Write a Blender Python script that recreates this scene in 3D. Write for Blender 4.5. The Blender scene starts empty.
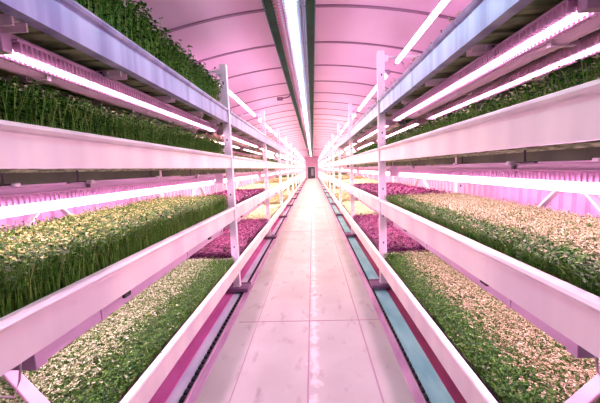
import bpy, bmesh, math, random
import numpy as np
from mathutils import Matrix, Vector

random.seed(7)
rng = np.random.default_rng(7)
S = 1.35                       # layout units -> metres
EYE = 1.25                     # eye height over the floor, layout units
scene = bpy.context.scene
COL = scene.collection
PI = math.pi

# ------------------------------------------------------------------ materials
def lin(c):
    return tuple(((v / 255) / 12.92 if v / 255 <= .04045 else (((v / 255) + .055) / 1.055) ** 2.4) for v in c)

def new_mat(name):
    m = bpy.data.materials.new(name); m.use_nodes = True
    nt = m.node_tree
    b = nt.nodes['Principled BSDF']
    return m, nt, b

def surface(name, rgb, rough=.5, metal=0., rgb2=None, scale=(3, 3, 3), detail=4., bump=0., lo=.35, hi=.65):
    """painted / metal surface with a procedural wear or streak pattern between two colours"""
    m, nt, b = new_mat(name)
    b.inputs['Roughness'].default_value = rough
    b.inputs['Metallic'].default_value = metal
    c1 = (*lin(rgb), 1)
    if rgb2 is None:
        rgb2 = tuple(v * .93 for v in rgb)
    tc = nt.nodes.new('ShaderNodeTexCoord'); mp = nt.nodes.new('ShaderNodeMapping')
    mp.inputs['Scale'].default_value = scale
    nz = nt.nodes.new('ShaderNodeTexNoise'); nz.inputs['Scale'].default_value = 1.; nz.inputs['Detail'].default_value = detail
    cr = nt.nodes.new('ShaderNodeValToRGB')
    cr.color_ramp.elements[0].position = lo; cr.color_ramp.elements[0].color = c1
    cr.color_ramp.elements[1].position = hi; cr.color_ramp.elements[1].color = (*lin(rgb2), 1)
    L = nt.links.new
    L(tc.outputs['Object'], mp.inputs['Vector']); L(mp.outputs['Vector'], nz.inputs['Vector'])
    L(nz.outputs['Fac'], cr.inputs['Fac']); L(cr.outputs['Color'], b.inputs['Base Color'])
    if bump:
        bp = nt.nodes.new('ShaderNodeBump'); bp.inputs['Strength'].default_value = bump; bp.inputs['Distance'].default_value = .01
        L(nz.outputs['Fac'], bp.inputs['Height']); L(bp.outputs['Normal'], b.inputs['Normal'])
    return m

def glow(name, rgb, strength):
    m, nt, b = new_mat(name)
    b.inputs['Base Color'].default_value = (.8, .8, .8, 1)
    b.inputs['Emission Color'].default_value = (*rgb, 1)
    b.inputs['Emission Strength'].default_value = strength
    return m

def foliage(name, cols, rough=.6, trans=.0):
    """leaf colours that vary from leaf to leaf"""
    m, nt, b = new_mat(name)
    b.inputs['Roughness'].default_value = rough
    b.inputs['Specular IOR Level'].default_value = .25
    g = nt.nodes.new('ShaderNodeNewGeometry'); cr = nt.nodes.new('ShaderNodeValToRGB')
    el = cr.color_ramp.elements
    n = len(cols)
    for i, c in enumerate(cols):
        if i < 2:
            e = el[i]; e.position = i / (n - 1)
        else:
            e = el.new(i / (n - 1))
        e.color = (*lin(c), 1)
    # re-order safe: positions rise with i
    for i, c in enumerate(cols):
        el[i].position = i / (n - 1); el[i].color = (*lin(c), 1)
    nt.links.new(g.outputs['Random Per Island'], cr.inputs['Fac'])
    nt.links.new(cr.outputs['Color'], b.inputs['Base Color'])
    return m

GROW = 9.0
M = {}
M['white'] = surface('white_enamel', (238, 232, 236), .38, .0, (224, 216, 224), (1.2, 2.5, 6), 3)
M['beam'] = surface('brushed_white_metal', (240, 234, 228), .34, .15, (222, 212, 214), (.6, 3.5, .6), 3)
M['beam_tube_lit'] = surface('tube_lit_beam_metal', (176, 182, 214), .32, .55, (140, 142, 184), (.5, 9, .5), 4, 0, .4, .62)  # top beams: cool tube's reflection put into the colour as blue tint and streaks
M['flange'] = surface('dull_pink_metal', (205, 178, 196), .5, .2)
M['upright'] = surface('white_upright_paint', (238, 228, 236), .4, .0, (226, 212, 226), (3, 3, 3))
M['slot'] = surface('dark_slot', (60, 45, 58), .8)
M['deck'] = surface('dark_green_deck', (150, 164, 122), .6, .0, (78, 96, 58), (5, 12, 4), 6, 0, .4, .6)
M['deck_dark'] = surface('dark_green_back_rail', (62, 74, 48), .7, 0, (40, 50, 34))
M['deck_support'] = surface('pink_grey_support', (240, 222, 232), .5, .0)
M['housing'] = surface('lilac_housing', (214, 184, 212), .4, .2, (200, 168, 200), (2, 2, 2))
M['fin'] = surface('pink_grey_fins', (200, 160, 190), .5, .2)
M['dark'] = surface('dark_plastic', (46, 38, 50), .5)
M['bolt'] = surface('pale_bolt', (214, 206, 220), .4, .3)
M['cable'] = surface('white_cable', (226, 214, 216), .5)
M['lamp'] = glow('led_diffuser', (1., .52, .80), 9.)
M['lamp_warm'] = glow('warm_led_diffuser', (1., .60, .57), 11.)
M['tube'] = glow('cool_white_tube', (.72, .96, 1.), 17.)
M['tube_warm'] = glow('warm_white_tube', (1., .93, .82), 27.)
M['base'] = surface('dark_purple_base', (150, 104, 142), .5, .1, (112, 76, 108))
M['rail'] = surface('worn_pink_rail', (214, 176, 206), .4, .3, (180, 136, 172), (4, 2, 4))
M['teeth'] = surface('dark_toothed_steel', (92, 86, 100), .5, .2)
M['chan_l'] = surface('lavender_channel', (232, 228, 244), .5, .0, (206, 198, 226), (6, 2, 6), 6)
M['chan_r'] = surface('teal_lit_channel', (180, 236, 232), .5, .0, (140, 206, 210), (6, 2, 6), 6)  # teal of coloured light put into the base colour
M['lit_strip_l'] = surface('magenta_lit_concrete', (240, 132, 206), .6, 0, (222, 110, 186), (6, 2, 6), 6)  # concrete strip with magenta lamplight put into its base colour
M['lit_strip_r'] = surface('maroon_lit_concrete', (190, 96, 136), .6, 0, (166, 76, 116), (6, 2, 6), 6)  # right-hand concrete strip, its lamp tint likewise in the colour
M['ceiling'] = surface('pale_pink_liner', (232, 194, 222), .45, 0, (222, 180, 214), (.8, .8, .8), 3)
M['rib'] = surface('mauve_joint', (156, 112, 146), .6)
M['wall'] = surface('pink_lining', (226, 180, 212), .5)
M['tray_green'] = surface('dark_green_tray', (0, 82, 56), .7, 0, (0, 62, 44))
M['maroon'] = surface('maroon_rail', (150, 66, 104), .5, .2)
M['paleperf'] = surface('pale_perforated_rail', (140, 138, 164), .5, .1)
M['bluegrey'] = surface('blue_grey_rail', (110, 112, 150), .5, .3)
M['redbox'] = surface('pink_red_box', (206, 70, 120), .5)
M['doorway'] = surface('dark_blue_door', (58, 66, 84), .4, 0, (40, 46, 60))
M['doorpane'] = surface('grey_pane', (150, 160, 178), .2)
M['tray'] = surface('dark_crop_tray', (70, 62, 66), .6)
M['mat'] = surface('brown_growing_mat', (96, 82, 60), .9, 0, (60, 52, 38), (30, 30, 30), 6)

M['stem_green'] = foliage('pale_green_stems', [(66, 128, 36), (110, 164, 60), (150, 182, 92)])
M['leaf_deep'] = foliage('deep_green_leaves', [(12, 54, 8), (28, 82, 14), (50, 112, 24), (96, 150, 46)])
M['leaf_mid'] = foliage('mid_green_leaves', [(8, 70, 12), (30, 110, 26), (76, 150, 50)])
M['head_yellow'] = foliage('yellow_cream_heads', [(96, 120, 40), (190, 200, 104), (216, 226, 160), (150, 150, 66)])
M['head_cream'] = foliage('cream_heads', [(92, 104, 58), (206, 242, 178), (150, 160, 106), (226, 252, 208)])
M['head_pink'] = foliage('pink_tan_heads', [(104, 96, 62), (206, 214, 160), (154, 146, 104), (224, 230, 186)])
M['leaf_purple'] = foliage('purple_leaves', [(64, 14, 54), (112, 32, 94), (176, 92, 156), (48, 14, 42)])
M['stem_purple'] = foliage('purple_stems', [(110, 50, 90), (150, 90, 120)])
M['leaf_yellow'] = foliage('yellow_leaves', [(206, 216, 176), (220, 228, 196), (166, 176, 126)])
M['leaf_brown'] = foliage('brown_tan_leaves', [(150, 144, 104), (184, 172, 132), (96, 92, 56)])

# floor: pale concrete with joints, scuffs and a dripped white line
def floor_mat():
    m, nt, b = new_mat('pale_concrete')
    N = nt.nodes.new; L = nt.links.new
    tc = N('ShaderNodeTexCoord')
    big = N('ShaderNodeTexNoise'); big.inputs['Scale'].default_value = 1.7; big.inputs['Detail'].default_value = 6
    L(tc.outputs['Object'], big.inputs['Vector'])
    cr = N('ShaderNodeValToRGB')
    cr.color_ramp.elements[0].position = .3; cr.color_ramp.elements[0].color = (*lin((196, 196, 190)), 1)
    cr.color_ramp.elements[1].position = .7; cr.color_ramp.elements[1].color = (*lin((182, 178, 172)), 1)
    L(big.outputs['Fac'], cr.inputs['Fac'])
    # scuffs
    mp = N('ShaderNodeMapping'); mp.inputs['Scale'].default_value = (9, 4, 1); L(tc.outputs['Object'], mp.inputs['Vector'])
    sc = N('ShaderNodeTexNoise'); sc.inputs['Scale'].default_value = 1; sc.inputs['Detail'].default_value = 8; L(mp.outputs['Vector'], sc.inputs['Vector'])
    cs = N('ShaderNodeValToRGB'); cs.color_ramp.elements[0].position = .58; cs.color_ramp.elements[1].position = .74
    L(sc.outputs['Fac'], cs.inputs['Fac'])
    mx = N('ShaderNodeMixRGB'); mx.inputs[2].default_value = (*lin((142, 116, 124)), 1)
    ml = N('ShaderNodeMath'); ml.operation = 'MULTIPLY'; ml.inputs[1].default_value = .55; L(cs.outputs['Color'], ml.inputs[0])
    L(ml.outputs[0], mx.inputs[0]); L(cr.outputs['Color'], mx.inputs[1])
    # dripped white line along the aisle
    sx = N('ShaderNodeSeparateXYZ'); L(tc.outputs['Object'], sx.inputs[0])
    wob = N('ShaderNodeTexNoise'); wob.inputs['Scale'].default_value = 11; wob.inputs['Detail'].default_value = 5; L(tc.outputs['Object'], wob.inputs['Vector'])
    a1 = N('ShaderNodeMath'); a1.operation = 'ADD'; a1.inputs[1].default_value = .045; L(sx.outputs['X'], a1.inputs[0])
    ab = N('ShaderNodeMath'); ab.operation = 'ABSOLUTE'; L(a1.outputs[0], ab.inputs[0])
    dv = N('ShaderNodeMath'); dv.operation = 'DIVIDE'; dv.inputs[1].default_value = .085; L(ab.outputs[0], dv.inputs[0])
    sb = N('ShaderNodeMath'); sb.operation = 'SUBTRACT'; L(wob.outputs['Fac'], sb.inputs[0])
    m3 = N('ShaderNodeMath'); m3.operation = 'MULTIPLY'; m3.inputs[1].default_value = .30; L(dv.outputs[0], m3.inputs[0]); L(m3.outputs[0], sb.inputs[1])
    cw = N('ShaderNodeValToRGB'); cw.color_ramp.elements[0].position = .36; cw.color_ramp.elements[1].position = .52
    L(sb.outputs[0], cw.inputs['Fac'])
    mw = N('ShaderNodeMixRGB'); mw.inputs[2].default_value = (*lin((246, 240, 236)), 1)
    m4 = N('ShaderNodeMath'); m4.operation = 'MULTIPLY'; m4.inputs[1].default_value = .5; L(cw.outputs['Color'], m4.inputs[0])
    L(m4.outputs[0], mw.inputs[0]); L(mx.outputs[0], mw.inputs[1])
    L(mw.outputs[0], b.inputs['Base Color'])
    b.inputs['Roughness'].default_value = .55
    return m
M['floor'] = floor_mat()
M['joint'] = surface('dark_floor_joint', (176, 148, 160), .8)

# ------------------------------------------------------------------ mesh helpers (layout units in, metres out)
class MB:
    def __init__(self):
        self.v = []; self.f = []; self.m = []
    def add(self, vs, fs, mi=0):
        o = len(self.v); self.v += [tuple(p) for p in vs]
        for f in fs:
            self.f.append([o + i for i in f]); self.m.append(mi)
    def box(self, x0, x1, y0, y1, z0, z1, mi=0):
        if x0 > x1: x0, x1 = x1, x0
        if y0 > y1: y0, y1 = y1, y0
        if z0 > z1: z0, z1 = z1, z0
        self.add([(x0, y0, z0), (x1, y0, z0), (x1, y1, z0), (x0, y1, z0), (x0, y0, z1), (x1, y0, z1), (x1, y1, z1), (x0, y1, z1)],
                 [(3, 2, 1, 0), (4, 5, 6, 7), (0, 1, 5, 4), (1, 2, 6, 5), (2, 3, 7, 6), (3, 0, 4, 7)], mi)
    def prism_y(self, prof, y0, y1, mi=0, cap=True):
        n = len(prof)
        vs = [(x, y0, z) for x, z in prof] + [(x, y1, z) for x, z in prof]
        fs = [(i, (i + 1) % n, n + (i + 1) % n, n + i) for i in range(n)]
        if cap: fs += [tuple(range(n))[::-1], tuple(range(n, 2 * n))]
        self.add(vs, fs, mi)
    def bar(self, p, q, w, h, mi=0):
        """square bar from p to q"""
        p = Vector(p); q = Vector(q); d = (q - p).normalized()
        up = Vector((0, 0, 1)) if abs(d.z) < .95 else Vector((0, 1, 0))
        s = d.cross(up).normalized() * (w / 2); u = s.cross(d).normalized() * (h / 2)
        vs = [e + a * s + b * u for e in (p, q) for a, b in ((-1, -1), (1, -1), (1, 1), (-1, 1))]
        self.add(vs, [(0, 1, 2, 3), (7, 6, 5, 4), (0, 4, 5, 1), (1, 5, 6, 2), (2, 6, 7, 3), (3, 7, 4, 0)], mi)
    def tube(self, pts, r, mi=0, n=8):
        pts = [Vector(p) for p in pts]; rings = []
        for i, p in enumerate(pts):
            d = (pts[min(i + 1, len(pts) - 1)] - pts[max(i - 1, 0)]).normalized()
            up = Vector((0, 0, 1)) if abs(d.z) < .9 else Vector((1, 0, 0))
            s = d.cross(up).normalized(); u = s.cross(d)
            rings.append([p + r * (math.cos(2 * PI * k / n) * s + math.sin(2 * PI * k / n) * u) for k in range(n)])
        vs = [v for rg in rings for v in rg]
        fs = []
        for i in range(len(rings) - 1):
            for k in range(n):
                a = i * n + k; b_ = i * n + (k + 1) % n
                fs.append((a, b_, b_ + n, a + n))
        fs.append(tuple(range(n))); fs.append(tuple(range(len(vs) - n, len(vs))))
        self.add(vs, fs, mi)
    def mesh(self, name, mats, bevel=0.):
        me = bpy.data.meshes.new(name)
        me.from_pydata([(x * S, y * S, z * S) for x, y, z in self.v], [], self.f)
        for m in mats: me.materials.append(m)
        me.polygons.foreach_set('material_index', self.m)
        bm = bmesh.new(); bm.from_mesh(me)
        bmesh.ops.recalc_face_normals(bm, faces=bm.faces)
        if bevel:
            bmesh.ops.bevel(bm, geom=list(bm.edges), offset=bevel * S, segments=1, affect='EDGES', clamp_overlap=True)
        bm.to_mesh(me); bm.free()
        return me

def link(name, me, parent=None, loc=(0, 0, 0)):
    o = bpy.data.objects.new(name, me); COL.objects.link(o)
    o.location = [c * S for c in loc]
    if parent is not None: o.parent = parent
    return o

def tag(o, label, cat, group=None, kind=None):
    if label: o['label'] = label
    if cat: o['category'] = cat
    if group: o['group'] = group
    if kind: o['kind'] = kind
    return o

def thing(name, loc, label, cat, group=None):
    o = bpy.data.objects.new(name, None); COL.objects.link(o)
    o.location = [c * S for c in loc]; o.empty_display_size = .1
    return tag(o, label, cat, group)

def struct(name, mb, mats, bevel=0., loc=(0, 0, 0)):
    o = link(name, mb.mesh(name, mats, bevel), None, loc); o['kind'] = 'structure'
    return o

ORD = ['nearest', 'second', 'third', 'fourth', 'fifth', 'sixth', 'seventh', 'eighth', 'ninth', 'tenth', 'eleventh',
       'twelfth', 'thirteenth', 'fourteenth', 'fifteenth']

# ------------------------------------------------------------------ layout
Y0, PITCH, NB = .70, 2.35, 15
SIDE = {'left': -1, 'right': 1}
X0 = {'left': .80, 'right': .65}
# tier heights (beam top, beam bottom) over the floor; bottom tier first
TIER = {'left': [(-.889, -1.02), (-.354, -.492), (.159, .034), (.609, .473)],
        'right': [(-.882, -1.034), (-.336, -.475), (.174, .039), (.625, .489)]}
TIER = {k: [(a + EYE, b + EYE) for a, b in v] for k, v in TIER.items()}
TN = ['lowest', 'second', 'third', 'top']
DEPTH = .80
TOPZ = {'left': 1.03 + EYE, 'right': 1.07 + EYE}
YA, YB = -3.2, 37.0
XC = -.08                                   # tunnel axis
WL, WR = -1.78, 1.64
def ceil_z(x): return EYE + 1.40 - (x - XC) ** 2 / 10.

# ------------------------------------------------------------------ setting
mb = MB(); mb.box(WL, WR, YA, YB, -.08, 0); struct('floor', mb, [M['floor']])
def joint(i, *b):
    mb = MB(); mb.box(*b); struct('trim_%d' % i, mb, [M['joint']])
tn = 1
for x, w in ((-.50, .003), (-.072, .005), (.33, .005)):
    joint(tn, x - w, x + w, YA, YB, 0, .0015); tn += 1
for y in (2.39, 6.0, 9.6, 13.2, 16.8, 20.4):
    joint(tn, -.66, .50, y - .005, y + .005, 0, .0014); tn += 1

NS = 24
xs = [WL + (WR - WL) * i / NS for i in range(NS + 1)]
mb = MB()
prof = [(x, ceil_z(x)) for x in xs] + [(x, ceil_z(x) + .06) for x in reversed(xs)]
mb.prism_y(prof, YA, YB); struct('ceiling', mb, [M['ceiling']])
k = 0
y = 2.81 - .765 * 7
while y < YB - .1:
    mb = MB()
    pr = []
    for x in xs: pr.append((x, ceil_z(x) - .014))
    for i in range(NS):
        x0, x1 = xs[i], xs[i + 1]
        za, zb = ceil_z(x0), ceil_z(x1)
        mb.add([(x0, y - .016, za - .009), (x1, y - .016, zb - .009), (x1, y + .016, zb - .009), (x0, y + .016, za - .009),
                (x0, y - .020, za + .005), (x1, y - .020, zb + .005), (x1, y + .020, zb + .005), (x0, y + .020, za + .005)],
               [(3, 2, 1, 0), (0, 1, 5, 4), (2, 3, 7, 6)])
    struct('trim_%d' % tn, mb, [M['rib']]); tn += 1
    y += .765

def corrugated(x, out):
    mb = MB(); n = 0; y = YA; z1 = ceil_z(x) + .03
    pts = []
    while y < YB:
        for dy, dx in ((0, 0), (.035, 0), (.05, .018), (.085, .018)):
            if y + dy < YB: pts.append((x + out * dx, y + dy))
        y += .10
    pts.append((x, YB))
    vs = [(px, py, 0) for px, py in pts] + [(px, py, z1) for px, py in pts]
    m_ = len(pts)
    vs += [(x + out * .06, YA, 0), (x + out * .06, YB, 0), (x + out * .06, YB, z1), (x + out * .06, YA, z1)]
    fs = [(i, i + 1, m_ + i + 1, m_ + i) for i in range(m_ - 1)] + [(2 * m_, 2 * m_ + 1, 2 * m_ + 2, 2 * m_ + 3)]
    mb.add(vs, fs)
    return mb
struct('wall_left', corrugated(WL, -1), [M['wall']])
struct('wall_right', corrugated(WR, 1), [M['wall']])
mb = MB(); mb.box(WL - .06, WR + .06, YB, YB + .08, 0, 2.75); struct('wall_back', mb, [M['wall']])
mb = MB(); mb.box(WL - .06, WR + .06, YA - .08, YA, 0, 2.75); struct('wall_front', mb, [M['wall']])
# far doorway
mb = MB(); mb.box(-.60, .27, YB - .03, YB, 0, 1.40); d = struct('door_1', mb, [M['doorway']], .004)
mb = MB(); mb.box(-.20, .10, YB - .045, YB - .03, .35, 1.2); link('door_panel', mb.mesh('door_panel', [M['doorpane']]), d)
mb = MB()
for b in ((-.68, -.60, 0, 1.48), (.27, .35, 0, 1.48), (-.60, .27, 1.40, 1.48)):
    mb.box(b[0], b[1], YB - .06, YB, b[2], b[3])
struct('trim_%d' % tn, mb, [M['white']]); tn += 1
# bulkhead arch part way down the tunnel
mb = MB(); mb.box(WL, WR, 22., 22.12, EYE + 1.30, EYE + 1.43); struct('trim_%d' % tn, mb, [M['rib']]); tn += 1
for x in (-1.30, 1.02):
    mb = MB(); mb.box(x - .04, x + .04, 21.96, 22.0, EYE + .98, EYE + 1.30); struct('trim_%d' % tn, mb, [M['rib']]); tn += 1

# ------------------------------------------------------------------ ceiling raceway
zr = EYE + 1.385
rw = thing('ceiling_raceway', (XC, 0, zr), 'long ceiling raceway of dark green cable trays around a cool white tube light', 'light fitting')
W0, W1 = -.275, .155
ya, yb = YA + .05, YB - 1.2
def rx(f): return W0 + (W1 - W0) * f
def dots(mb, x, w, z, step, ln, mi):
    y = ya
    while y < yb:
        mb.box(x - w, x + w, y, y + ln, z - .002, z, mi); y += step
for a, b in ((.0, .19), (.80, .99)):
    mb = MB()
    x0, x1 = rx(a), rx(b)
    mb.box(x0, x1, ya, yb, -.02, -.012, 0)
    for x in (x0, x1): mb.box(x - .004, x + .004, ya, yb, -.045, .0, 0)
    for x in (x0, x1): dots(mb, x, .0035, -.045, .05, .025, 1)
    link('cable_tray', mb.mesh('cable_tray', [M['tray_green'], M['paleperf']]), rw)
mb = MB(); mb.box(rx(.20), rx(.36), ya, yb, -.05, -.01, 0); dots(mb, rx(.31), .008, -.05, .045, .022, 1); dots(mb, rx(.23), .006, -.05, .06, .02, 2)
link('perforated_rail', mb.mesh('perforated_rail', [M['maroon'], M['paleperf'], M['tray_green']]), rw)['label'] = 'maroon perforated rail'
mb = MB(); mb.box(rx(.37), rx(.45), ya, yb, -.052, -.01, 0); dots(mb, rx(.40), .006, -.052, .05, .022, 1)
link('perforated_rail', mb.mesh('perforated_rail', [M['paleperf'], M['maroon']]), rw)['label'] = 'pale lavender perforated rail'
mb = MB(); mb.box(rx(.585), rx(.69), ya, yb, -.052, -.01, 0); dots(mb, rx(.65), .006, -.052, .05, .022, 1)
link('perforated_rail', mb.mesh('perforated_rail', [M['paleperf'], M['bluegrey']]), rw)['label'] = 'pale perforated rail'
mb = MB(); mb.box(rx(.70), rx(.78), ya, yb, -.046, -.01, 0); dots(mb, rx(.74), .005, -.046, .05, .022, 1)
link('perforated_rail', mb.mesh('perforated_rail', [M['bluegrey'], M['paleperf']]), rw)['label'] = 'blue-grey perforated rail'
cx = rx(.515)
mb = MB(); mb.prism_y([(cx + .012 * math.cos(t), -.068 + .013 * math.sin(t)) for t in [2 * PI * i / 12 for i in range(12)]], 0, 1.94)
tube_me = mb.mesh('light_tube', [M['tube']]); tube_w = mb.mesh('light_tube', [M['tube_warm']])
y = ya
while y + 2 < yb:
    link('light_tube', tube_me if y < 5 else tube_w, rw, (0, y, 0)); y += 2.0

# little fitting on a bracket beside the raceway
f = thing('ceiling_camera', (-.36, 5.8, EYE + 1.36), 'small dark fitting on a curved bracket left of the ceiling raceway', 'camera')
mb = MB(); mb.tube([(0, 0, 0), (-.03, 0, -.03), (-.08, 0, -.045), (-.15, 0, -.05)], .012); link('bracket', mb.mesh('bracket', [M['base']]), f)
mb = MB(); mb.box(-.25, -.14, -.03, .03, -.09, -.03); link('camera_body', mb.mesh('camera_body', [M['base']], .008), f)
# ------------------------------------------------------------------ floor tracks
def track(side):
    s = SIDE[side]
    t = thing('floor_track', (s * X0[side], 0, 0), 'toothed floor track with %s channel along the %s edge of the aisle' % (
        'lavender' if side == 'left' else 'teal-lit', side), 'floor track', 'floor tracks')
    # x of the band edges, measured from the rack front towards the wall (negative = into the aisle)
    e = [-.112, -.058, -.020, .055, .30] if side == 'left' else [-.155, -.108, -.080, .043, .30]
    def X(d): return s * d
    a, b = YA, YB - .05
    mb = MB(); mb.box(X(e[0]), X(e[1]), a, b, 0, .012); mb.box(X(e[1] - .014), X(e[1]), a, b, .012, .026)
    link('guide_rail', mb.mesh('guide_rail', [M['rail']], .002), t)
    mb = MB(); mb.box(X(e[1]), X(e[2]), a, b, 0, .008)
    y = .9
    w = e[2] - e[1]
    while y < 30:
        mb.box(X(e[1] + .3 * w), X(e[1] + .85 * w), y, y + .03, .008, .022, 1); y += .055
    link('toothed_strip', mb.mesh('toothed_strip', [M['teeth'], M['dark']]), t)
    mb = MB(); mb.box(X(e[2]), X(e[3]), a, b, 0, .006)
    link('channel', mb.mesh('channel', [M['chan_l' if side == 'left' else 'chan_r']]), t)
    mb = MB(); mb.box(X(e[3]), X(e[4]), a, b, 0, .014)  # concrete strip by the rack; its coloured light sits in the material
    link('kerb', mb.mesh('kerb', [M['lit_strip_l' if side == 'left' else 'lit_strip_r']]), t)
track('left'); track('right')

# ------------------------------------------------------------------ racks
def beam_profile(T, B, s, off=0., fl=.055):
    p = [(.008, B), (.008, T - .030), (-.004, T - .025), (-.009, T - .014), (-.006, T - .004), (.003, T), (.026, T), (.026, T - .009),
         (.014, T - .012), (.014, B + .006), (fl, B + .006), (fl, B)]
    return [(s * (d + off), z) for d, z in p]

def rack_parts(side):
    s = SIDE[side]; P = {}
    def X(d): return s * d
    # upright: folded steel post with slots
    def upright(d0, d1, top):
        mb = MB()
        mb.box(X(d0), X(d1), -.030, -.024, .065, top); mb.box(X(d0), X(d0 + .006), -.024, .030, .065, top)
        mb.box(X(d1 - .006), X(d1), -.024, .030, .065, top); mb.box(X(d0 - .004), X(d1 + .004), -.04, .04, .058, .065)
        mb.box(X(d0 + .006), X(d1 - .006), .02, .026, .065, top)
        z = .2
        while z < top - .05:
            mb.box(X((d0 + d1) / 2 - .006), X((d0 + d1) / 2 + .006), -.0312, -.030, z, z + .02, 1)
            z += .27
        return mb.mesh('upright', [M['upright'], M['slot']])
    P['front_up'] = upright(0, .065, TOPZ[side])
    P['back_up'] = upright(DEPTH - .05, DEPTH + .01, TOPZ[side] - .12)
    P['beams'] = []; P['near_beams'] = {}; P['back_beams'] = []; P['decks'] = []; P['near_decks'] = []; P['crosses'] = []
    for i, (T, B) in enumerate(TIER[side]):
        mb = MB()
        if i == 0: mb.prism_y(beam_profile(T, B, s, -.030), .0, PITCH)
        else:
            mb.prism_y(beam_profile(T, B, s), .042, PITCH - .032)
            nb = MB(); ya_ = -.02 if side == 'left' else -.08
            nb.prism_y(beam_profile(T, B, s), ya_, PITCH - .032); nb.box(X(.014), X(.06), ya_, ya_ + .004, B, T - .01)
            P['near_beams'][i] = nb.mesh('shelf_beam', [M['beam_tube_lit' if i == 3 else 'beam']])
        P['beams'].append(mb.mesh('shelf_beam', [M['beam_tube_lit' if i == 3 else 'beam']]))
        mb = MB(); mb.prism_y([(X(DEPTH - .06) , T - .02), (X(DEPTH - .052), T - .02), (X(DEPTH - .052), B - .07), (X(DEPTH - .06), B - .07)], .032, PITCH - .032)
        P['back_beams'].append(mb.mesh('back_beam', [M['deck_dark']]))
        # planked deck with gaps seen from below
        for D0, key in ((.06, 'decks'), (-.07, 'near_decks')):
          mb = MB(); y = D0; w = (PITCH - .06 - D0) / 18
          for q in range(18):
              mb.box(X(.056), X(DEPTH - .062), y + .010, y + w - .010, B + .008, B + .022); y += w
          mb.box(X(.056), X(DEPTH - .062), D0, PITCH - .06, B + .022, B + .028, 0)
          for dd in (.2, .4, .58): mb.box(X(dd), X(dd + .012), D0, PITCH - .06, B + .002, B + .008)
          P[key].append(mb.mesh('deck', [M['deck']]))
        mb = MB(); mb.box(X(.067), X(DEPTH - .052), -.018, .018, T - .055, T - .012); mb.box(X(.067), X(DEPTH - .052), -.026, -.018, T - .06, T - .052)
        P['crosses'].append(mb.mesh('cross_bar', [M['white']], .002))
    mb = MB(); mb.box(X(.05), X(DEPTH - .062), -.025, -.019, -.02, .012); mb.box(X(.05), X(DEPTH - .062), .019, .025, -.02, .012); mb.box(X(.05), X(DEPTH - .062), -.025, .025, .006, .012)
    P['support'] = mb.mesh('deck_support', [M['deck_support']])
    mb = MB(); mb.box(X(-.10), X(DEPTH + .02), -.11, .08, .030, .056); mb.box(X(-.10), X(DEPTH + .02), -.11, -.095, .056, .066); mb.box(X(-.10), X(DEPTH + .02), .055, .08, .056, .064)
    mb.box(X(-.075), X(-.02), -.05, .05, .026, .030)
    P['base'] = mb.mesh('base_beam', [M['base']], .003)
    ta, tb = TIER[side][2][1], TIER[side][1][0]
    mb = MB()
    P['brace'] = []
    for e in (-.38, .38):
        mb = MB(); mb.bar((X(DEPTH - .03), 1.03, ta - .14), (X(DEPTH - .03), 1.03 + e, tb - .10), .035, .012)
        P['brace'].append(mb.mesh('brace', [M['white']]))
    mb = MB(); zt = TOPZ[side] - .05
    mb.box(X(.066), X(.42), -.015, .015, zt - .02, zt); mb.box(X(.066), X(.10), -.02, .02, zt - .05, zt + .01)
    P['arm'] = mb.mesh('lamp_arm', [M['upright']])
    return P

def make_rack(side, i, P):
    s = SIDE[side]
    r = thing('grow_rack', (s * X0[side], Y0 + PITCH * i, 0),
              'white four tier grow rack, %s side of the aisle, %s bay from the camera' % (side, ORD[i]), 'grow rack', 'grow racks along the %s side' % side)
    ends = (-.16, PITCH) if i == 0 else (PITCH,)
    for y in ends:
        link('upright', P['front_up'], r, (0, y, 0)); link('base_beam', P['base'], r, (0, y, 0)); link('lamp_arm', P['arm'], r, (0, y, 0))
        if i < 6: link('upright', P['back_up'], r, (0, y, 0))
        for q in range(4):
            if i < 8: link('cross_bar', P['crosses'][q], r, (0, y, 0))
    for q in range(4):
        link('shelf_beam', P['near_beams'][q] if i == 0 and q else P['beams'][q], r); link('deck', P['near_decks' if i == 0 else 'decks'][q], r)
        if i < 5: link('back_beam', P['back_beams'][q], r)
        if q > 2 and i < 5:
            for y in (.22, .72, 1.22, 1.72, 2.16): link('deck_support', P['support'], r, (0, y, TIER[side][q][1] - .006))
    if i < 4:
        for b in P['brace']: link('brace', b, r)
    return r

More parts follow.
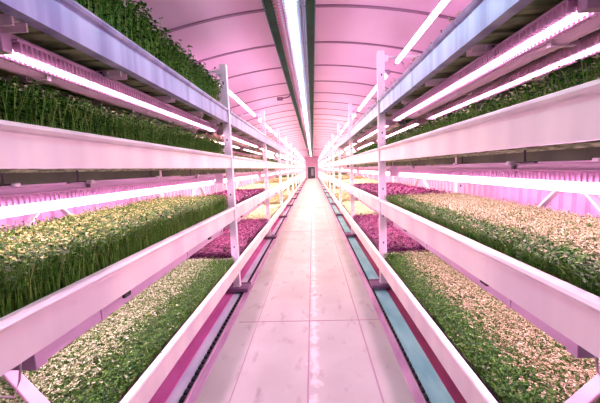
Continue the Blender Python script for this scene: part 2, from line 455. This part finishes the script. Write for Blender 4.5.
# ------------------------------------------------------------------ light bars
LY0, LY1 = .20, 2.26
def bar_meshes(fins, lamp, deep=True, skirt=False):
    L = LY1 - LY0; out = {}
    if skirt:
        mb = MB(); mb.prism_y([(-.030, .0), (-.044, -.014), (-.046, -.062), (-.042, -.062), (-.036, -.040), (.036, -.040), (.042, -.062), (.046, -.062), (.044, -.014), (.030, 0)], 0, L)
        mb.box(-.050, .050, -.014, .030, -.068, .006); mb.box(-.050, .050, L - .03, L + .014, -.068, .006)
        mb.box(-.049, .049, .30, .33, -.064, .004); mb.box(-.049, .049, 1.2, 1.23, -.064, .004)
        out['housing'] = mb.mesh('housing', [M['housing']], .002)
        mb = MB(); mb.prism_y([(-.026, -.041), (-.022, -.052), (.022, -.052), (.026, -.041)], .03, L - .03)
        out['diffuser'] = mb.mesh('diffuser', [lamp])
        mb = MB(); mb.box(-.075, .030, -.030, .030, .004, .026); mb.box(-.075, -.060, -.026, .026, -.02, .004); mb.box(-.006, .006, -.006, .006, .026, .055)
        out['hanger'] = mb.mesh('hanger', [M['dark']], .003)
        mb = MB()
        mb.prism_y([(.016 * math.cos(t), .016 * math.sin(t)) for t in [2 * PI * k / 10 for k in range(10)]], -.013, .013)
        out['bolt'] = mb.mesh('bolt', [M['bolt']], .003)
        return out
    mb = MB(); mb.prism_y([(-.036, .0), (-.036, -.012), (-.030, -.046), (.030, -.046), (.036, -.012), (.036, 0)], 0, L)
    mb.box(-.040, .040, -.012, .022, -.097 if deep else -.066, .004); mb.box(-.040, .040, L - .022, L + .012, -.097 if deep else -.066, .004)
    out['housing'] = mb.mesh('housing', [M['housing']], .002)
    mb = MB()
    if deep: mb.prism_y([(-.022, -.046), (-.022, -.075)] + [(.022 * math.cos(t), -.075 + .018 * math.sin(t)) for t in [PI + PI * k / 8 for k in range(1, 8)]] + [(.022, -.075), (.022, -.046)], .02, L - .02)
    else: mb.prism_y([(.017 * math.cos(t), -.046 + .014 * math.sin(t)) for t in [PI + PI * k / 8 for k in range(9)]], .02, L - .02)
    out['diffuser'] = mb.mesh('diffuser', [lamp])
    if fins:
        mb = MB(); y = .03
        while y < L - .03:
            for s in (-1, 1):
                mb.box(s * .032, s * .058, y, y + .007, -.056, -.024)
            y += .019
        for s in (-1, 1): mb.box(s * .030, s * .060, .02, L - .02, -.026, -.020)
        out['heat_sink'] = mb.mesh('heat_sink', [M['fin']])
        mb = MB(); mb.box(-.042, .042, -.010, .010, .002, .007); mb.box(-.044, -.040, -.010, .010, -.026, .007); mb.box(.040, .044, -.010, .010, -.026, .007)
        mb.box(-.004, .004, -.004, .004, .007, .052)
        out['hanger'] = mb.mesh('hanger', [M['dark']], .002)
        mb = MB(); mb.box(-.012, .012, -.012, .012, .0, .016)
        out['bolt'] = mb.mesh('bolt', [M['bolt']], .003)
    return out
def tube_meshes(lamp):
    L = LY1 - LY0; out = {}
    mb = MB(); mb.prism_y([(.017 * math.cos(t), .017 * math.sin(t)) for t in [2 * PI * k / 12 for k in range(12)]], .03, L - .03)
    out['diffuser'] = mb.mesh('diffuser', [lamp])
    mb = MB()
    for a in (0, L - .04): mb.prism_y([(.021 * math.cos(t), .021 * math.sin(t)) for t in [2 * PI * k / 12 for k in range(12)]], a, a + .04)
    mb.box(-.008, .008, 0, L, .021, .034)
    for a in (0, L - .04): mb.box(-.008, .008, a, a + .04, .015, .03)
    out['housing'] = mb.mesh('housing', [M['housing']])
    return out
BART = tube_meshes(M['lamp']); BARTW = tube_meshes(M['lamp_warm'])
BARN = bar_meshes(True, M['lamp']); BARW = bar_meshes(True, M['lamp_warm']); BARF = bar_meshes(False, M['lamp_warm'])
BAR1 = bar_meshes(False, M['lamp'], False, True); BAR1W = bar_meshes(False, M['lamp_warm'], False, True)
BARN3 = bar_meshes(True, M['lamp'], False); BARW3 = bar_meshes(True, M['lamp_warm'], False)

def light_bar(side, tier, i, row):
    s = SIDE[side]; X = X0[side] + (.168 if row == 0 else .49)
    if tier == 4:
        z = EYE + .945; where = "above the %s rack's top tier" % side
        if row: return
    else:
        z = TIER[side][tier][1] - (.012 if tier == 3 else .055); where = "under the %s rack's %s tier" % (side, TN[tier])
    if side == 'left' and i == 0 and (tier == 4 or (tier == 3 and row == 1)): return
    B = (BARTW if i > 2 else BART) if tier == 4 else (BARN3 if tier == 3 else BARN) if i < 1 else (BARW3 if tier == 3 else BARW) if i < 3 else BARF
    if tier == 1 and i < 3: B = BAR1W if i else BAR1
    t = thing('light_bar', (s * X, Y0 + PITCH * i + LY0 + {1: 0., 2: -.13, 3: .045, 4: .05}[tier], z), 'pink LED bar %s, %s row, %s bay back' % (where, 'front' if row == 0 else 'rear', ORD[i]),
              'grow light', 'LED bars %s' % where)
    link('housing', B['housing'], t); link('diffuser', B['diffuser'], t)
    if 'heat_sink' in B: link('heat_sink', B['heat_sink'], t)
    if 'hanger' in B:
        for y in (.45, 1.62):
            h = link('hanger', B['hanger'], t, (0, y, 0))
            if tier == 1:
                if side == 'right': h.rotation_euler = (0, 0, 0)
                else: h.rotation_euler = (0, 0, PI)
                link('bolt', B['bolt'], h, (-.055, 0, .038))
            else: link('bolt', B['bolt'], h, (-s * .052, 0, -.006))
    if i == 0 and row == 0 and tier in (1, 3):
        mb = MB()
        if tier == 3: mb.tube([(0, -.012, -.04), (0, -.05, -.07), (s * .01, -.07, -.10), (s * .04, -.08, -.105), (s * .08, -.10, -.06), (s * .1, -.16, -.03)], .0035, 0, 6)
        else:
            mb.tube([(0, -.012, -.03), (s * -.005, -.03, -.09), (s * .01, -.04, -.14), (s * .05, -.05, -.13), (s * .10, -.07, -.11), (s * .14, -.12, -.10)], .0035, 0, 6)
        link('cable', mb.mesh('cable', [M['cable']]), t)
    return t

RACK = {}
for side in ('left', 'right'):
    P = rack_parts(side)
    for i in range(NB):
        RACK[side, i] = make_rack(side, i, P)
        for tier in (1, 2, 3, 4):
            light_bar(side, tier, i, 0)
            if i < 4: light_bar(side, tier, i, 1)

# plain trunking between the two rows of bars under the top tier
for side in ('left', 'right'):
    s = SIDE[side]
    for i in range(2):
        t = thing('cable_trunking', (s * (X0[side] + .30), Y0 + PITCH * i + .28, TIER[side][3][1] - .012),
                  "plain lilac half round trunking under the %s rack's top tier, %s bay back" % (side, ORD[i]), 'trunking', 'trunking under the top tiers')
        mb = MB(); n = 10
        o = [(.042 * math.cos(PI + PI * k / n), -.02 + .04 * math.sin(PI + PI * k / n)) for k in range(n + 1)]
        q = [(.037 * math.cos(PI + PI * k / n), -.02 + .035 * math.sin(PI + PI * k / n)) for k in range(n, -1, -1)]
        mb.prism_y([(-.042, 0)] + o + [(.042, 0), (.037, 0)] + q + [(-.037, 0)], 0, 1.95)
        link('trough', mb.mesh('trough', [M['housing']]), t)
        mb = MB(); mb.box(-.046, .046, 0, .02, -.064, -.060); mb.box(-.046, -.042, 0, .02, -.06, .004); mb.box(.042, .046, 0, .02, -.06, .004); mb.box(-.046, .046, 0, .02, 0, .004); mb.box(-.008, .008, 0, .02, .004, .012)
        cl = mb.mesh('clip', [M['bolt']])
        for y in (.25, 1.0, 1.7): link('clip', cl, t, (0, y, 0))

# corner braces across the near ends of the lowest trays
for side in ('left', 'right'):
    s = SIDE[side]; r = RACK[side, 0]
    z = TIER[side][0][0] + .05
    mb = MB()
    d = .84 - X0['left'] if side == 'left' else .0
    mb.bar((s * .02, .17, z), (s * .70, .58, z), .045, .02)
    link('corner_brace', mb.mesh('corner_brace', [M['flange']], .003), r)

# ------------------------------------------------------------------ crops
def seedling_mesh(name, n, length, width, h, hv, mats, pale, leaf=(.016, .010), nl=2, extra=0, lean=.25, stemw=.0016, hfun=None):
    """n seedlings on a bed: stem (slot 0), leaves (slot 1), pale heads (slot 2) where pale(d) says so; d runs from front 0 to back 1"""
    y = rng.uniform(0, length, n); d = rng.uniform(0, 1, n); x = d * width
    H = h * (1 + hv * rng.normal(0, 1, n)).clip(.5, 1.5)
    if hfun is not None: H = H * hfun(d, y / length)
    base = np.stack([x, y, np.zeros(n)], 1)
    lv = rng.normal(0, lean, (n, 2)) * H[:, None]
    top = base + np.stack([lv[:, 0], lv[:, 1], H], 1)
    mid = base + np.stack([lv[:, 0] * .35, lv[:, 1] * .35, H * .55], 1)
    V = []; T = []; MI = []; off = 0
    def put(v, t, m):
        # v (n,k,3), t list of k-index triples
        nonlocal off
        nn, k = v.shape[0], v.shape[1]
        V.append(v.reshape(-1, 3)); tt = np.array(t)
        idx = (np.arange(nn) * k)[:, None, None] + tt[None] + off
        T.append(idx.reshape(-1, 3)); off += nn * k
        m = np.broadcast_to(m, (nn,)) if np.ndim(m) == 0 else m
        MI.append(np.repeat(m, len(t)))
    # stem: three sided, tapering
    a = rng.uniform(0, 2 * PI, n)
    ring = lambda c, w: np.stack([c + w * np.stack([np.cos(a + q), np.sin(a + q), np.zeros(n)], 1) for q in (0, 2.094, 4.189)], 1)
    v = np.concatenate([ring(base, stemw), ring(mid, stemw * .9), ring(top, stemw * .6)], 1)
    t = []
    for r_ in (0, 3):
        for q in range(3):
            A, B_ = r_ + q, r_ + (q + 1) % 3
            t += [(A, B_, B_ + 3), (A, B_ + 3, A + 3)]
    put(v, t, 0)
    isp = rng.uniform(0, 1, n) < pale(d)
    def leaves(p, L, W, tilt, m, az):
        ct, st = np.cos(tilt), np.sin(tilt)
        dr = np.stack([np.cos(az) * ct, np.sin(az) * ct, st], 1); sd = np.stack([-np.sin(az), np.cos(az), np.zeros(len(az))], 1)
        up = np.cross(dr, sd) * -1
        L = L[:, None]; W = W[:, None]
        pts = [p, p + dr * L * .35 + sd * W * .5 - up * W * .12, p + dr * L * .35 - sd * W * .5 - up * W * .12,
               p + dr * L * .75 + sd * W * .42 - up * W * .1 - np.array([0, 0, 1]) * L * .08, p + dr * L * .75 - sd * W * .42 - up * W * .1 - np.array([0, 0, 1]) * L * .08,
               p + dr * L - np.array([0, 0, 1]) * L * .16, p + dr * L * .5]
        put(np.stack(pts, 1), [(0, 1, 6), (0, 6, 2), (1, 3, 6), (2, 6, 4), (3, 5, 6), (4, 6, 5)], m)
    for q in range(nl):
        az = a + q * 2 * PI / nl + rng.normal(0, .4, n)
        k_ = rng.uniform(.7, 1.3, n)
        leaves(top, leaf[0] * k_, leaf[1] * k_, rng.uniform(-.1, .9, n), np.where(isp, 2, 1), az)
    for q in range(extra):
        f = rng.uniform(.45, .95, n)[:, None]
        leaves(base + (top - base) * f, leaf[0] * rng.uniform(.6, 1.1, n), leaf[1] * rng.uniform(.6, 1.1, n), rng.uniform(-.4, .6, n), 1, rng.uniform(0, 6.28, n))
    # seed hull on the pale ones
    w = np.where(isp)[0]
    if len(w):
        c = top[w] + np.array([0, 0, .003]); r_ = leaf[0] * .30
        D = np.array([(1, 0, 0), (-1, 0, 0), (0, 1, 0), (0, -1, 0), (0, 0, .9), (0, 0, -.9)]) * r_
        v = c[:, None] + D[None] * rng.uniform(.7, 1.3, (len(w), 1, 1))
        put(v, [(0, 2, 4), (2, 1, 4), (1, 3, 4), (3, 0, 4), (2, 0, 5), (1, 2, 5), (3, 1, 5), (0, 3, 5)], 2)
    V = np.concatenate(V) * S; T = np.concatenate(T); MI = np.concatenate(MI)
    me = bpy.data.meshes.new(name)
    me.vertices.add(len(V)); me.vertices.foreach_set('co', V.astype(np.float32).ravel())
    me.loops.add(T.size); me.loops.foreach_set('vertex_index', T.astype(np.int32).ravel())
    me.polygons.add(len(T)); me.polygons.foreach_set('loop_start', (np.arange(len(T)) * 3).astype(np.int32))
    for m in mats: me.materials.append(m)
    me.polygons.foreach_set('material_index', MI.astype(np.int32))
    me.update(calc_edges=True); me.validate()
    return me

BL, BW = 2.22, .66
def smooth(d, a, b):
    t = np.clip((d - a) / (b - a), 0, 1); return t * t * (3 - 2 * t)
sg, ld, lm = M['stem_green'], M['leaf_deep'], M['leaf_mid']
SPEC = {
    'tall_green': dict(n=11000, h=.25, hv=.10, mats=[sg, ld, M['head_yellow']], pale=lambda d: .02 + 0 * d, leaf=(.020, .013), nl=3, extra=5, lean=.14),
    'hull_green': dict(n=13000, h=.185, hv=.10, mats=[sg, ld, M['head_pink']], hfun=lambda d, y: .84 + .30 * d, pale=lambda d: .10 + .6 * smooth(d, .1, .5), leaf=(.016, .010), nl=2, extra=6, lean=.14),
    'yellow_top': dict(n=15000, h=.15, hv=.11, mats=[sg, ld, M['head_yellow']], pale=lambda d: .12 + .30 * smooth(d, .0, .3), leaf=(.0125, .009), nl=2, extra=5, lean=.14),
    'cream_low': dict(n=23000, h=.050, hv=.2, mats=[sg, ld, M['head_cream']], pale=lambda d: .02 + .74 * smooth(d, .16, .52), leaf=(.0105, .0075), nl=2, extra=1, lean=.35),  # green front and pale back also stand in for shade and lamplight
    'tan_low': dict(n=23000, h=.055, hv=.2, mats=[sg, ld, M['head_pink']], pale=lambda d: .03 + .80 * smooth(d, .10, .44), leaf=(.0105, .007), nl=2, extra=1, lean=.35),  # pale share by depth also paints a shaded front and lamplit back
    'tan_mid': dict(n=20000, h=.075, hv=.12, mats=[sg, ld, M['head_pink']], pale=lambda d: .08 + .85 * smooth(d, .12, .32), leaf=(.013, .006), nl=2, extra=4, lean=.25),
    'pink_top': dict(n=9000, h=.10, hv=.12, mats=[sg, ld, M['head_pink']], pale=lambda d: .22 + .5 * smooth(d, .05, .4), leaf=(.016, .010), nl=2, extra=2, lean=.18),
    'sparse_tan': dict(n=2600, h=.085, hv=.2, mats=[sg, lm, M['head_pink']], pale=lambda d: .6 + 0 * d, leaf=(.018, .010), nl=2, extra=1, lean=.3),
    'purple': dict(n=5200, h=.06, hv=.15, mats=[M['stem_purple'], M['leaf_purple'], M['leaf_purple']], pale=lambda d: 0 * d, leaf=(.026, .020), nl=2, extra=2, lean=.25),
    'yellow': dict(n=2600, h=.045, hv=.15, mats=[sg, M['leaf_yellow'], M['leaf_yellow']], pale=lambda d: 0 * d, leaf=(.030, .022), nl=3, extra=1, lean=.25),
    'brown': dict(n=2600, h=.06, hv=.15, mats=[sg, M['leaf_brown'], M['head_pink']], pale=lambda d: .3 + 0 * d, leaf=(.030, .022), nl=3, extra=1, lean=.25),
    'green_far': dict(n=2600, h=.08, hv=.15, mats=[sg, M['leaf_mid'], M['head_yellow']], pale=lambda d: .2 + 0 * d, leaf=(.030, .022), nl=3, extra=2, lean=.2),
}
LOOK = {
    'tall_green': 'tall dark green pea-like shoots', 'hull_green': 'leggy green seedlings with pinkish tips', 'yellow_top': 'dense green seedlings with yellowish tips',
    'cream_low': 'short seedlings speckled cream behind green', 'tan_low': 'short tan seedlings with green front', 'tan_mid': 'dense tan topped seedlings over green stems',
    'pink_top': 'low green seedlings with pinkish tips', 'sparse_tan': 'sparse tan sprouts', 'purple': 'purple leaved microgreens',
    'yellow': 'pale yellow microgreens', 'brown': 'tan brown microgreens', 'green_far': 'green microgreens'}
_cache = {}
def far_bed(kind, side):
    key = (kind, side)
    if key not in _cache: _cache[key] = crop(kind, side)
    return _cache[key]
def crop(kind, side, L=BL):
    me = seedling_mesh('seedlings', length=L, width=BW, **SPEC[kind])
    if side == 'left':
        me.transform(Matrix.Scale(-1, 4, (1, 0, 0))); me.update()
    return me
tray_me = {}
NEAR = .13
for side, ln in (('left', BL), ('right', BL), ('left', BL + NEAR), ('right', BL + NEAR)):
    s = SIDE[side]; BLq = ln
    for t_, (T, B) in enumerate(TIER[side]):
        hgt = T - B - .065
        mb = MB(); mb.box(0, s * BW, 0, BLq, 0, .02); 
        for b in ((0, .012, 0, BLq), (BW - .012, BW, 0, BLq), (.012, BW - .012, 0, .012), (.012, BW - .012, BLq - .012, BLq)):
            mb.box(s * b[0], s * b[1], b[2], b[3], .02, hgt)
        a_ = mb.mesh('tray', [M['tray']])
        mb = MB(); mb.box(s * .013, s * (BW - .013), .013, BLq - .013, .021, hgt - .006)
        tray_me[side, t_, ln > BL] = (a_, mb.mesh('growing_mat', [M['mat']]), hgt)
PLAN = {
    ('left', 0): ['cream_low', 'purple', 'yellow', 'brown', 'yellow', 'brown', 'green_far', 'brown'],
    ('left', 1): ['yellow_top', 'purple', 'yellow', 'brown', 'yellow', 'green_far', 'brown', 'yellow'],
    ('left', 2): ['hull_green', 'brown', 'green_far', 'brown', 'brown', 'green_far', 'brown', 'brown'],
    ('left', 3): ['tall_green', 'sparse_tan', 'sparse_tan'],
    ('right', 0): ['tan_low', 'purple', 'yellow', 'brown', 'yellow', 'brown', 'green_far', 'brown'],
    ('right', 1): ['tan_mid', 'purple', 'yellow', 'brown', 'yellow', 'green_far', 'brown', 'yellow'],
    ('right', 2): ['pink_top', 'green_far', 'brown', 'green_far', 'brown', 'green_far', 'brown', 'brown'],
    ('right', 3): ['sparse_tan', 'sparse_tan', 'sparse_tan'],
}
for (side, t_), kinds in PLAN.items():
    s = SIDE[side]; T, B = TIER[side][t_]
    for i, kd in enumerate(kinds):
        fw = .062 if t_ else .032
        a_, b_, hgt = tray_me[side, t_, i == 0]
        dd = .03 if t_ else .035
        bed = thing('microgreens_bed', (s * (X0[side] + fw), Y0 + PITCH * i + .065 - (NEAR if i == 0 else 0), B + .029),
                    "%s on the %s rack's %s tier, %s bay back" % (LOOK[kd], side, TN[t_], ORD[i]), 'microgreens', "crop beds on the %s rack's %s tier" % (side, TN[t_]))
        link('tray', a_, bed); link('growing_mat', b_, bed)
        me = crop(kd, side, BL + NEAR) if i == 0 else far_bed(kd, side)
        o = link('seedlings', me, bed, (0, 0, hgt - .008)); o['kind'] = 'stuff'

# ------------------------------------------------------------------ camera
F = 304.489
yaw, pitch, roll = 0.04567311, -0.1073965, 0.04181075
Rz = Matrix.Rotation(yaw, 3, 'Z'); Rx = Matrix.Rotation(pitch, 3, 'X'); Ry = Matrix.Rotation(roll, 3, 'Y')
Mx = Rz @ Rx @ Ry
cam = bpy.data.cameras.new('camera'); co = bpy.data.objects.new('camera', cam); COL.objects.link(co)
rx_, fy_, uz_ = Mx.col[0], Mx.col[1], Mx.col[2]
m4 = Matrix(((rx_[0], uz_[0], -fy_[0], 0), (rx_[1], uz_[1], -fy_[1], 0), (rx_[2], uz_[2], -fy_[2], EYE * S), (0, 0, 0, 1)))
co.matrix_world = m4
cam.sensor_fit = 'HORIZONTAL'; cam.sensor_width = 36; cam.lens = F / 600 * 36
cam.clip_start = .02; cam.clip_end = 200
scene.camera = co

# ------------------------------------------------------------------ world and colour
w = bpy.data.worlds.new('World'); scene.world = w; w.use_nodes = True
w.node_tree.nodes['Background'].inputs[0].default_value = (.02, .012, .017, 1)
w.node_tree.nodes['Background'].inputs[1].default_value = 1
scene.view_settings.view_transform = 'Standard'; scene.view_settings.look = 'None'
scene.view_settings.exposure = 1.66; scene.view_settings.gamma = 1; scene.view_settings.use_curve_mapping = False
cy = scene.cycles
cy.use_denoising = True; cy.max_bounces = 10; cy.diffuse_bounces = 8; cy.glossy_bounces = 4
cy.sample_clamp_indirect = 8; cy.caustics_reflective = False; cy.caustics_refractive = False
